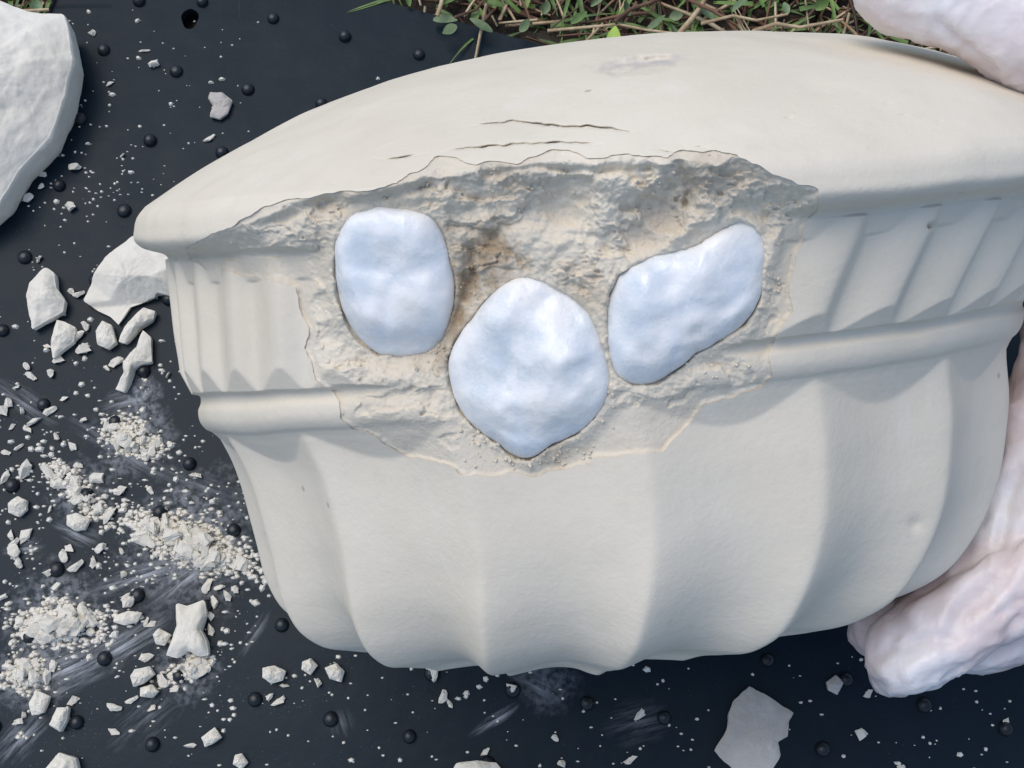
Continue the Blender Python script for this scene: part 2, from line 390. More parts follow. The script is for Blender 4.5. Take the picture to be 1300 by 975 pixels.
# each stone sits in a socket whose plane follows the cavity around it
st_plane = {}
for k, o_ in STN.items():
    m_ = np.abs(SD[k] - 8) < 8
    A = np.c_[np.ones(m_.sum()), puv[m_] - stone_c[k]]
    co3 = np.linalg.lstsq(A, fin[m_], rcond=None)[0]; st_plane[k] = co3
    plane = co3[0] + (puv - stone_c[k]) @ co3[1:]
    d = SD[k]; bl = np.exp(-(np.clip(d, 0, None) / 16) ** 2)
    grit_ = (mid * .0006 + fine * .0004 + rough * .0006)
    groove = .0014 * np.exp(-(np.clip(d, 0, None) / 2.4) ** 2) * np.clip(.7 + mid * 1.2, .1, 1.3)
    tgt = plane - .0006 + grit_ + groove
    fin = np.where(pd > 2, fin * (1 - bl) + tgt * bl, fin)
    fin = np.where((d < 0) & (pd > 2), plane + .0012 + .0022 * sstep(-d, 0, 10), fin)
ok = (pd > -7) & ~np.isnan(bil(np.where(np.isnan(surf), 9, surf), puv)) & (bil(np.where(np.isnan(surf), 9, surf), puv) < 1)
pc = np.c_[(puv[:, 0] - 650) / F * fin, (puv[:, 1] - 487.5) / F * fin, fin]
PB = w2b(cv2w(pc))
nv_, nu_ = pU.shape; J = np.arange(nv_ * nu_).reshape(nv_, nu_)
PQ = np.stack([J[:-1, :-1], J[1:, :-1], J[1:, 1:], J[:-1, 1:]], -1).reshape(-1, 4)
PQ = PQ[ok[PQ].all(1)]
used = np.unique(PQ); rem = np.full(len(PB), -1); rem[used] = np.arange(len(used))
bpos = lambda u, v: tuple(PB[np.argmin(((puv - (u, v)) ** 2).sum(1))])
BR = (0.30, 0.21, 0.12)
M_frac = plaster_mat('broken_plaster', (0.75, 0.685, 0.565), (0.65, 0.585, 0.47), 1.0, 1.4,
    stains=[(bpos(608, 325), 0.010, BR, 0.75), (bpos(588, 375), 0.008, BR, 0.6), (bpos(565, 430), 0.008, BR, 0.6), (bpos(735, 375), 0.007, BR, 0.3),
            (bpos(900, 215), 0.010, BR, 0.3), (bpos(640, 215), 0.009, BR, 0.25), (bpos(700, 575), 0.008, BR, 0.3), (bpos(450, 250), 0.013, BR, 0.2), (bpos(840, 270), 0.012, BR, 0.2)])
frac = quads_mesh('fracture_face', PB[used], rem[PQ], M_frac, block)
frac['label'] = 'rough crumbly broken surface of the cavity'
gv_, gf_ = [], []
def grit_at(u, v, sz):
    i_ = np.argmin(np.abs(PV - v)) * len(PU) + np.argmin(np.abs(PU - u))
    if pd[i_] < 6: return
    s_ = sz * fin[i_] / F * .5; c_ = PB[i_]; i0 = len(gv_)
    pts_ = rng.normal(size=(8, 3)); pts_ /= np.linalg.norm(pts_, axis=1)[:, None]
    for a_ in range(2):
        for k_ in range(4):
            an_ = k_ * 1.571 + rng.uniform(-.5, .5); rr_ = s_ * rng.uniform(.6, 1.2) * (1 if a_ == 0 else .6)
            gv_.append((c_[0] + rr_ * math.cos(an_), c_[1] - (0 if a_ == 0 else s_ * rng.uniform(.6, 1.0)), c_[2] + rr_ * math.sin(an_)))
    for k_ in range(4): gf_.append((i0 + k_, i0 + (k_ + 1) % 4, i0 + 4 + (k_ + 1) % 4, i0 + 4 + k_))
    gf_.append((i0 + 4, i0 + 5, i0 + 6, i0 + 7))
for (gu_, gv0, ru_, rv_, n_) in [(605, 558, 18, 14, 26), (715, 575, 28, 10, 34), (560, 440, 16, 16, 26), (590, 365, 10, 30, 24), (770, 505, 8, 18, 14), (660, 590, 30, 6, 16), (440, 470, 30, 20, 10), (900, 460, 40, 14, 12), (700, 230, 160, 18, 40), (985, 330, 12, 60, 20)]:
    for _ in range(n_): grit_at(rng.normal(gu_, ru_), rng.normal(gv0, rv_), rng.uniform(2.5, 8.5))
grit_o = mesh_obj('loose_grit', gv_, gf_, M_frac, block, False); grit_o['kind'] = 'stuff'

# ---- stones
def stone_mat(name, tint):
    m, nt, b = new_mat(name); co = N(nt, 'ShaderNodeTexCoord').outputs['Object']
    n1 = noise_node(nt, co, 75, 5, 0.62); n2 = noise_node(nt, co, 420, 5, 0.65); n3 = noise_node(nt, co, 48, 3, 0.5)
    wv = N(nt, 'ShaderNodeTexWave'); wv.inputs['Scale'].default_value = 38; wv.inputs['Distortion'].default_value = 14; wv.inputs['Detail'].default_value = 4; wv.inputs['Detail Scale'].default_value = 1.6
    nt.links.new(co, wv.inputs['Vector'])
    col = mixc(nt, ramp(nt, n1, [(0.36, (0, 0, 0)), (0.60, (1, 1, 1))]), tint, (0.90, 0.90, 0.88))
    col = mixc(nt, ramp(nt, wv.outputs['Fac'], [(0.86, (0, 0, 0)), (1.0, (0.25,) * 3)]), col, (0.88, 0.88, 0.86))
    col = mixc(nt, ramp(nt, n2, [(0.60, (0, 0, 0)), (0.72, (0.35,) * 3)]), col, tuple(x * .8 for x in tint))
    col = mixc(nt, ramp(nt, n3, [(0.60, (0, 0, 0)), (0.76, (0.5,) * 3)]), col, (0.66, 0.62, 0.54))
    nt.links.new(col, b.inputs['Base Color'])
    nt.links.new(ramp(nt, n1, [(0.35, (0.20,) * 3), (0.65, (0.42,) * 3)]), b.inputs['Roughness'])
    b.inputs['Subsurface Weight'].default_value = 0.4; b.inputs['Subsurface Scale'].default_value = 0.003
    b.inputs['Subsurface Radius'].default_value = (0.9, 0.95, 1.0)
    p = bump(nt, b, n2, 0.2, 0.0010); bump(nt, b, n1, 0.28, 0.003, p)
    return m
def stone(key, bulge, label, tint, seed, dz=0.0):
    q = np.array(STN[key], float); c = q.mean(0); pl3 = st_plane[key]; dep = pl3[0] + dz
    ang = np.arctan2(q[:, 1] - c[1], q[:, 0] - c[0]); rad = np.hypot(*(q - c).T); o_ = np.argsort(ang)
    ang, rad = ang[o_], rad[o_]
    nA, nB = 120, 60
    ph = np.linspace(-math.pi, math.pi, nA, endpoint=False)
    rho = np.interp(ph, np.r_[ang[-1] - 2 * math.pi, ang, ang[0] + 2 * math.pi], np.r_[rad[-1], rad, rad[0]])
    for _ in range(2): rho = (np.roll(rho, 1) + rho * 2 + np.roll(rho, -1)) / 4
    rho = rho * (1 + 0.012 * fbm(np.c_[np.cos(ph) * 6, np.sin(ph) * 6, 0 * ph + seed], 3))
    ps = np.linspace(-math.pi / 2, math.pi / 2, nB + 1)
    PS, PH = np.meshgrid(ps, ph, indexing='ij'); RHO = np.repeat(rho[None], nB + 1, 0)
    cosr = np.cos(PS) ** 0.72
    du, dv = RHO * cosr * np.cos(PH), RHO * cosr * np.sin(PH)
    k = dep / F
    zz = -np.sign(np.sin(PS)) * np.abs(np.sin(PS)) ** 1.25 * bulge
    lp = np.stack([(c[0] + du - 650) * k, (c[1] + dv - 487.5) * k, dep + pl3[1] * du + pl3[2] * dv + zz], -1).reshape(-1, 3)
    nn = fbm(lp * 85 + seed * 7.7, 3); n2 = fbm(lp * 260 + seed * 3.1, 2)
    vor = np.abs(fbm(lp * 75 + seed, 1))
    cc = np.array([(c[0] - 650) * k, (c[1] - 487.5) * k, dep])
    fr = (np.abs(np.sin(PS)) ** 0.7).ravel()
    lp[:, 2] += -(nn * 0.0036 + n2 * 0.00035 - vor * 0.0026) * fr
    Vw = cv2w(lp); org = cv2w(cc)
    JJ = np.arange((nB + 1) * nA).reshape(nB + 1, nA)
    QQ = np.stack([JJ[:-1], JJ[1:], np.roll(JJ, -1, 1)[1:], np.roll(JJ, -1, 1)[:-1]], -1).reshape(-1, 4)
    o = quads_mesh('white_stone', Vw - org, QQ, stone_mat('milky_stone_' + key, tint)); o.location = org
    tag(o, label, 'stone', 'milky stones bedded in the plaster cavity'); return o
stone('a', 0.0058, 'chalky blue-white stone bedded under the dark ledge beside the intact smooth rim', (0.74, 0.80, 0.85), 1, 0.0005)
stone('b', 0.0060, 'roundish greyer milky stone bedded lowest in the cavity between the other two stones', (0.63, 0.70, 0.75), 2, 0.0)
stone('c', 0.0060, 'heart-shaped glossy white stone bedded beside the fluted side of the cavity', (0.71, 0.77, 0.82), 3, 0.0005)

# ================================================================== MAT
m, nt, b = new_mat('black_rubber'); M_mat = m
co = N(nt, 'ShaderNodeTexCoord').outputs['Object']
n1 = noise_node(nt, co, 9, 4); n2 = noise_node(nt, co, 400, 3); n3 = noise_node(nt, co, 1500, 2, 0.5); n4 = noise_node(nt, co, 60, 5, 0.7)
col = mixc(nt, n1, (0.005, 0.0115, 0.0175), (0.0085, 0.0190, 0.0285))
def streak(u0, v0, u1, v1, half, amt, scale=160):
    A, B = on_mat(u0, v0), on_mat(u1, v1); L = (B - A).length; ang = math.atan2(B.y - A.y, B.x - A.x)
    mp = N(nt, 'ShaderNodeMapping', vector_type='TEXTURE'); mp.inputs['Location'].default_value = ((A.x + B.x) / 2, (A.y + B.y) / 2, 0)
    mp.inputs['Rotation'].default_value = (0, 0, ang); nt.links.new(co, mp.inputs['Vector'])
    sx = N(nt, 'ShaderNodeVectorMath', operation='MULTIPLY'); nt.links.new(mp.outputs[0], sx.inputs[0]); sx.inputs[1].default_value = (0.09, 1, 1)
    f = noise_node(nt, sx.outputs[0], scale * 3.2, 6, 0.75)
    g = N(nt, 'ShaderNodeVectorMath', operation='MULTIPLY'); nt.links.new(mp.outputs[0], g.inputs[0]); g.inputs[1].default_value = (2 / L, 1 / half, 0)
    ln = N(nt, 'ShaderNodeVectorMath', operation='LENGTH'); nt.links.new(g.outputs[0], ln.inputs[0])
    e = ramp(nt, math_n(nt, 'ADD', ln.outputs['Value'], math_n(nt, 'MULTIPLY', math_n(nt, 'SUBTRACT', n4, 0.5), 0.9)), [(0.1, (1, 1, 1)), (1.0, (0, 0, 0))])
    k = math_n(nt, 'MULTIPLY', ramp(nt, f, [(0.42, (0, 0, 0)), (0.64, (1, 1, 1))]), e)
    return math_n(nt, 'MULTIPLY', k, amt)
tot = None
for s_ in [(-20, 900, 180, 800, .010, .8), (60, 880, 230, 770, .007, .75), (100, 760, 260, 700, .006, .8), (180, 780, 290, 690, .006, .7), (60, 660, 130, 690, .005, .6), (80, 530, 240, 620, .006, .5),
           (180, 590, 330, 640, .005, .35), (-10, 975, 60, 900, .007, .6), (130, 960, 240, 860, .010, .22), (640, 850, 720, 890, .007, .35), (595, 935, 665, 890, .0025, .7),
           (300, 840, 345, 770, .003, .35), (760, 930, 860, 900, .008, .22), (-20, 480, 80, 540, .006, .4), (120, 520, 190, 500, .006, .5), (0, 700, 60, 690, .004, .5), (440, 940, 425, 900, .006, .2)]:
    k = streak(*s_); tot = k if tot is None else math_n(nt, 'MAXIMUM', tot, k)
# powder film over the working side
P0 = on_mat(90, 760)
d = N(nt, 'ShaderNodeVectorMath', operation='DISTANCE'); nt.links.new(co, d.inputs[0]); d.inputs[1].default_value = P0
film = ramp(nt, math_n(nt, 'DIVIDE', d.outputs['Value'], 0.16), [(0.0, (1, 1, 1)), (1.0, (0.12,) * 3)])
speck = math_n(nt, 'MULTIPLY', ramp(nt, n3, [(0.66, (0, 0, 0)), (0.74, (1, 1, 1))]), math_n(nt, 'MULTIPLY', film, ramp(nt, n4, [(0.45, (0, 0, 0)), (0.7, (0.8,) * 3)])))
haze_ = math_n(nt, 'MULTIPLY', math_n(nt, 'MULTIPLY', film, n4), 0.05)
for (pu, pv, pr, am) in [(240, 690, .030, .5), (72, 793, .024, .5), (32, 860, .016, .45), (168, 556, .018, .45), (98, 625, .016, .4), (238, 852, .014, .4), (180, 500, .010, .5), (690, 865, .012, .25)]:
    dd_ = N(nt, 'ShaderNodeVectorMath', operation='DISTANCE'); nt.links.new(co, dd_.inputs[0]); dd_.inputs[1].default_value = on_mat(pu, pv)
    e_ = math_n(nt, 'ADD', math_n(nt, 'DIVIDE', dd_.outputs['Value'], pr), math_n(nt, 'MULTIPLY', math_n(nt, 'SUBTRACT', n4, .5), 1.6))
    pw = math_n(nt, 'MULTIPLY', ramp(nt, e_, [(0.1, (am,) * 3), (1.0, (0, 0, 0))]), ramp(nt, n2, [(0.40, (0.1,) * 3), (0.62, (1, 1, 1))]))
    haze_ = math_n(nt, 'MAXIMUM', haze_, pw)
tot = math_n(nt, 'MAXIMUM', math_n(nt, 'MAXIMUM', tot, speck), haze_)
col = mixc(nt, tot, col, (0.58, 0.61, 0.65))
nt.links.new(col, b.inputs['Base Color'])
nt.links.new(ramp(nt, math_n(nt, 'ADD', n4, tot), [(0.3, (0.32,) * 3), (0.9, (0.5,) * 3)]), b.inputs['Roughness'])
b.inputs['Specular IOR Level'].default_value = 0.09
p = bump(nt, b, n2, 0.08, 0.0008); bump(nt, b, n1, 0.10, 0.02, p)

cA = on_mat(68, 0); rowd = (on_mat(740, 71) - on_mat(470, -3)).normalized(); cold = Vector((-rowd.y, rowd.x, 0)) * -1
E0 = on_mat(470, -3)
# corner = where the far edge and the left edge meet
t_ = ((cA - E0).dot(rowd)); corner = E0 + rowd * t_
THK = 0.004
pA, pB_ = corner, corner + rowd * 0.75
pC, pD = pB_ + cold * 0.62, corner + cold * 0.62
hole_c = on_mat(241, 24)
mroot = bpy.data.objects.new('rubber_mat', None); C.objects.link(mroot); mroot.location = (0, 0, 0)
tag(mroot, 'black rubber mat with rows of small raised round studs under the plaster debris', 'mat')
bm = bmesh.new()
outer = []
def edge_pts(a, b_, n, amp):
    for i in range(n):
        q = a.lerp(b_, i / n); nrm = Vector((-(b_ - a).y, (b_ - a).x, 0)).normalized()
        outer.append(q + nrm * (amp * noise.noise(q * 25)))
edge_pts(pA, pB_, 60, .0012); edge_pts(pB_, pC, 20, .001); edge_pts(pC, pD, 40, .001); edge_pts(pD, pA, 40, .0012)
ov = [bm.verts.new((q.x, q.y, 0)) for q in outer]
hv = [bm.verts.new((hole_c.x + .0033 * math.cos(a) * (1 + .12 * math.sin(3 * a)), hole_c.y + .0044 * math.sin(a), 0)) for a in np.linspace(0, 2 * math.pi, 24, endpoint=False)]
ed = [bm.edges.new((ov[i], ov[(i + 1) % len(ov)])) for i in range(len(ov))] + [bm.edges.new((hv[i], hv[(i + 1) % 24])) for i in range(24)]
bmesh.ops.triangle_fill(bm, use_beauty=True, use_dissolve=False, edges=ed)
for f in bm.faces:
    if f.normal.z < 0: f.normal_flip()
ex = bmesh.ops.extrude_face_region(bm, geom=list(bm.faces))
for g in ex['geom']:
    if isinstance(g, bmesh.types.BMVert): g.co.z -= THK
bmesh.ops.recalc_face_normals(bm, faces=bm.faces)
sheet = bm_obj('mat_sheet', bm, M_mat, mroot, False)
# studs: those seen in the photo at their own spots, the rest on the same grid
seen = [(-1, 0, 132, 64), (0, 0, 224, 91), (1, 0, 315, 114), (2, 0, 408, 132), (0, -1, 257, 3), (1, -1, 347, 24), (2, -1, 438, 47), (3, -1, 532, 70), (0, 1, 191, 179), (-1, 1, 103, 152), (0, 2, 158, 268),
    (-1, 3, 32, 327), (-1, 4, 4, 420), (1, 4, 183, 472), (2, 5, 241, 589), (0, 6, 16, 617), (2, 7, 175, 756), (1, 8, 38, 809), (2, 8, 133, 836), (3, 8, 228, 858), (4, 8, 324, 888), (5, 8, 420, 913), (2, 9, 98, 917), (3, 9, 194, 945), (6, 7, 548, 855), (7, 7, 651, 876),
    (8, 7, 745, 893), (9, 7, 843, 911), (6, 8, 520, 935), (11, 7, 1044, 951), (12, 6, 1173, 895), (13, 6, 1276, 925), (0, 3, 122, 356), (1, 3, 215, 380)]
bm = bmesh.new()
NR = .0022
rings = []
for (rf, hz) in ((1.16, -.0001), (1.08, .0006), (0.98, .0013), (.8, .0019), (.5, .0023), (0.2, .0024)):
    rings.append([bm.verts.new((NR * rf * math.cos(a), NR * rf * math.sin(a), hz)) for a in np.linspace(0, 2 * math.pi, 16, endpoint=False)])
for r1, r2 in zip(rings, rings[1:]):
    for i in range(16): bm.faces.new((r1[i], r1[(i + 1) % 16], r2[(i + 1) % 16], r2[i]))
bm.faces.new(rings[-1])
stud_me = bpy.data.meshes.new('stud'); bm.to_mesh(stud_me); bm.free(); stud_me.polygons.foreach_set('use_smooth', [True] * len(stud_me.polygons))
m, nt, b = new_mat('stud_rubber'); b.inputs['Base Color'].default_value = (0.010, 0.014, 0.019, 1); b.inputs['Roughness'].default_value = 0.38; b.inputs['Specular IOR Level'].default_value = 0.4; stud_me.materials.append(m)
def add_stud(p_):
    o = bpy.data.objects.new('stud', stud_me); C.objects.link(o); o.parent = mroot; o.location = (p_.x, p_.y, 0.0002)
    s = random.uniform(.92, 1.08); o.scale = (s, s, random.uniform(.85, 1.1))
A_ = []; b_u = []; b_v = []
for (i, j, u, v) in seen:
    p_ = on_mat(u, v); add_stud(p_); A_.append((1, i, j)); b_u.append(p_.x); b_v.append(p_.y)
cx = np.linalg.lstsq(np.array(A_, float), np.array(b_u), rcond=None)[0]; cy = np.linalg.lstsq(np.array(A_, float), np.array(b_v), rcond=None)[0]
have = {(i, j) for (i, j, _, _) in seen}
for i in range(-2, 16):
    for j in range(-3, 11):
        if (i, j) in have: continue
        p_ = Vector((cx @ (1, i, j), cy @ (1, i, j), 0))
        rel = p_ - corner
        if rel.dot(rowd) < .008 or rel.dot(cold) < .008: continue
        (uv_, _d) = project(np.array([[p_.x, p_.y, 0]])); 
        if -150 < uv_[0, 0] < 1450 and -100 < uv_[0, 1] < 1075: add_stud(p_)

# ================================================================== GROUND + VERGE
m, nt, b = new_mat('soil'); co = N(nt, 'ShaderNodeTexCoord').outputs['Object']; n1 = noise_node(nt, co, 60, 6); n2 = noise_node(nt, co, 300, 4)
nt.links.new(ramp(nt, n1, [(0.3, (0.018, 0.014, 0.010)), (0.7, (0.06, 0.048, 0.034))]), b.inputs['Base Color']); b.inputs['Roughness'].default_value = 0.95
bump(nt, b, n2, 0.8, 0.004)
gn = 60; gx = np.linspace(-1.5, 1.5, gn); GX, GY = np.meshgrid(gx, gx)
gz = -0.0075 + 0.002 * fbm(np.c_[GX.ravel() * 6, GY.ravel() * 6, 0 * GX.ravel()], 3)
K = np.arange(gn * gn).reshape(gn, gn)
ground = quads_mesh('ground', np.c_[GX.ravel(), GY.ravel(), gz], np.stack([K[:-1, :-1], K[:-1, 1:], K[1:, 1:], K[1:, :-1]], -1).reshape(-1, 4), m)
ground['kind'] = 'structure'

def leaf_mat(name, c1, c2, rough=0.55, sss=0.0):
    m, nt, b = new_mat(name); co = N(nt, 'ShaderNodeTexCoord').outputs['Object']
    nt.links.new(ramp(nt, noise_node(nt, co, 90, 4), [(0.35, c1), (0.65, c2)]), b.inputs['Base Color']); b.inputs['Roughness'].default_value = rough
    return m
M_green = leaf_mat('green_blade', (0.04, 0.09, 0.02), (0.15, 0.25, 0.05))
M_weed = leaf_mat('weed_leaf', (0.05, 0.10, 0.04), (0.22, 0.30, 0.15))
M_straw = leaf_mat('dry_straw', (0.26, 0.17, 0.09), (0.62, 0.50, 0.32), 0.7)
M_twig = leaf_mat('brown_stem', (0.05, 0.026, 0.016), (0.19, 0.10, 0.06), 0.75)
def verge_spot(depth_max=.12):
    s = random.uniform(-.06, .62); k = random.uniform(-.004, depth_max) 
    if random.random() < .22:                       # strip beyond the mat's left edge
        return corner - rowd * random.uniform(-.002, .06) + cold * random.uniform(-.05, .12)
    return corner + rowd * s - cold * k
def blade(verts, faces, p0, L, wd, az, lean, curl, n=5, tube=False, z0=-.006):
    d = Vector((math.cos(az), math.sin(az), 0)); sdv = Vector((-d.y, d.x, 0)); i0 = len(verts)
    for i in range(n + 1):
        t = i / n; r = L * t; el = lean - curl * t
        q = p0 + d * (r * math.cos(el)) + Vector((0, 0, max(z0, z0 + r * math.sin(max(el, -.2)) - 0.5 * L * 0 )))
        ww = wd * (1 - t ** 2 * .85) if not tube else wd * (1 - .4 * t)
        if tube:
            for a in (0, 2.094, 4.189): verts.append(q + sdv * (ww * math.cos(a)) + Vector((0, 0, ww * math.sin(a))))
        else:
            verts.append(q - sdv * ww + Vector((0, 0, ww * .4))); verts.append(q); verts.append(q + sdv * ww + Vector((0, 0, ww * .4)))
    for i in range(n):
        a = i0 + 3 * i
        if tube:
            for k in range(3): faces.append((a + k, a + (k + 1) % 3, a + 3 + (k + 1) % 3, a + 3 + k))
        else:
            faces.append((a, a + 1, a + 4, a + 3)); faces.append((a + 1, a + 2, a + 5, a + 4))
def scatter(name, mat, n, label, L, wd, lean, tube=False):
    vs, fs = [], []
    for _ in range(n):
        p_ = verge_spot(); az = random.uniform(0, 6.283); LL = random.uniform(*L)
        if any((lambda r_: r_.dot(rowd) > .001 and r_.dot(cold) > .002)(p_ + Vector((math.cos(az), math.sin(az), 0)) * (LL * f_) - corner) for f_ in (0, .5, 1)) and random.random() > .10: continue
        blade(vs, fs, p_, LL, random.uniform(*wd), az, random.uniform(*lean), random.uniform(.2, 1.2), 5, tube, random.uniform(-.007, .004))
    o = mesh_obj(name, vs, fs, mat); tag(o, label, 'grass', None, 'stuff'); return o
scatter('green_grass', M_green, 3200, 'low green grass blades growing beyond the mat', (.008, .026), (.0004, .0011), (.05, .8))
scatter('dry_grass', M_straw, 2000, 'tangled dry straw lying beyond the mat', (.015, .05), (.0004, .0010), (0, .45), True)
scatter('brown_stems', M_twig, 1900, 'thin brown dead stems beyond the mat', (.015, .05), (.0004, .0011), (0, .5), True)
# broad weed leaves that show one by one
def leaf_mesh(L, W, fold, bend):
    vs, fs = [], []; n = 8
    for i in range(n + 1):
        t = i / n; ww = W * math.sin(math.pi * min(1, t * .92 + .06)) ** .8
        z = bend * t * t
        vs += [(L * t, -ww, z + fold * ww), (L * t, 0, z), (L * t, ww, z + fold * ww)]
    for i in range(n):
        a = 3 * i; fs += [(a, a + 3, a + 4, a + 1), (a + 1, a + 4, a + 5, a + 2)]
    return vs, fs
def place_leaf(u, v, L, W, az, el, mat, label, z=.006, group='weed leaves at the edge of the verge'):
    vs, fs = leaf_mesh(L, W, random.uniform(.2, .6), random.uniform(-.004, .004))
    o = mesh_obj('weed_leaf', vs, fs, mat); o.location = on_mat(u, v, z); o.rotation_euler = (random.uniform(-.4, .4), -el, az)
    tag(o, label, 'leaf', group); return o
M_lime = leaf_mat('lime_leaf', (0.22, 0.36, 0.03), (0.34, 0.50, 0.06), 0.45)
lf = place_leaf(779, 66, .0095, .0028, math.radians(92), .5, M_lime, 'single bright lime green leaf standing at the mat edge', .008); del lf['group']
wl_ = [(550, 25, 10), (580, 33, 200), (600, 28, 60), (625, 40, 170), (660, 40, 20), (690, 18, 80), (800, 20, 140), (820, 38, 30), (850, 22, 10), (860, 40, 190), (880, 10, 80), (905, 25, 150), (930, 15, 40), (1000, 18, 120), (975, 10, 70), (1035, 12, 20), (520, 8, 100), (560, 5, 30), (640, 8, 150), (725, 30, 60), (20, 8, 40), (45, 18, 100), (8, 20, 160), (750, 8, 20)]
for (u, v, a_) in wl_:
    place_leaf(u, v, random.uniform(.005, .010), random.uniform(.0012, .0024), math.radians(a_ + random.uniform(-20, 20)), random.uniform(-.1, .5), random.choice((M_weed, M_weed, M_green)), 'small ' + ('grey-green weed leaf' if (u + v) % 2 else 'green weed leaf') + ' among dry stems beyond the mat', random.uniform(.002, .010))
# single dry stalks that cross the verge
def stalk(pts, r, mat, label, z=.009):
    vs, fs = [], []; P_ = [on_mat(u, v, z + .0015 * math.sin(i * 2.1)) for i, (u, v) in enumerate(pts)]
    for i, q in enumerate(P_):
        d_ = (P_[min(i + 1, len(P_) - 1)] - P_[max(i - 1, 0)]).normalized(); s1 = d_.cross(Vector((0, 0, 1))).normalized(); s2 = s1.cross(d_)
        rr_ = .75 * r * (1 - .35 * i / len(P_))
        for a in np.linspace(0, 2 * math.pi, 6, endpoint=False): vs.append(q + s1 * (rr_ * math.cos(a)) + s2 * (rr_ * math.sin(a)) - P_[0])
    for i in range(len(P_) - 1):
        for k in range(6): fs.append((i * 6 + k, i * 6 + (k + 1) % 6, (i + 1) * 6 + (k + 1) % 6, (i + 1) * 6 + k))
    o = mesh_obj('dry_stalk', vs, fs, mat); o.location = P_[0]; tag(o, label, 'stalk', 'dry stalks lying on the verge'); return o
stalk([(695, 39), (740, 35), (785, 31), (820, 38), (870, 44)], .0009, M_straw, 'long pale straw stalk running behind the lime leaf')
stalk([(862, 43), (875, 28), (890, 8), (900, -12)], .0016, M_straw, 'thick pale forked stalk rising from the end of the long straw')
stalk([(780, 28), (800, 12), (840, -2), (862, -12)], .0013, M_twig, 'red-brown stem slanting up behind the lime leaf')
stalk([(555, 20), (560, 5), (563, -12)], .0012, M_straw, 'short upright straw stub above the stud nearest the verge')
stalk([(577, 22), (605, 12), (620, -8)], .0009, M_twig, 'bent thin stem with pale joint near the short straw stub')
stalk([(890, 30), (930, 20), (960, 26), (1000, 18)], .0010, M_straw, 'wavy dry stalk lying before the gloved thumb')
stalk([(955, 40), (985, 30), (1015, 35), (1070, 25)], .0012, M_straw, 'pale curled dry stalk next to the gloved thumb')
stalk([(0, 10), (30, 14), (62, 12)], .0010, M_straw, 'dry stalk lying across the mat corner behind the big fragment')
stalk([(740, 56), (752, 44), (765, 30)], .0008, M_straw, 'short thin straw leaning at the mat edge before the lime leaf')
stalk([(865, -5), (905, 14), (935, 32)], .0011, M_twig, 'dark brown stem crossing the wavy dry stalk')

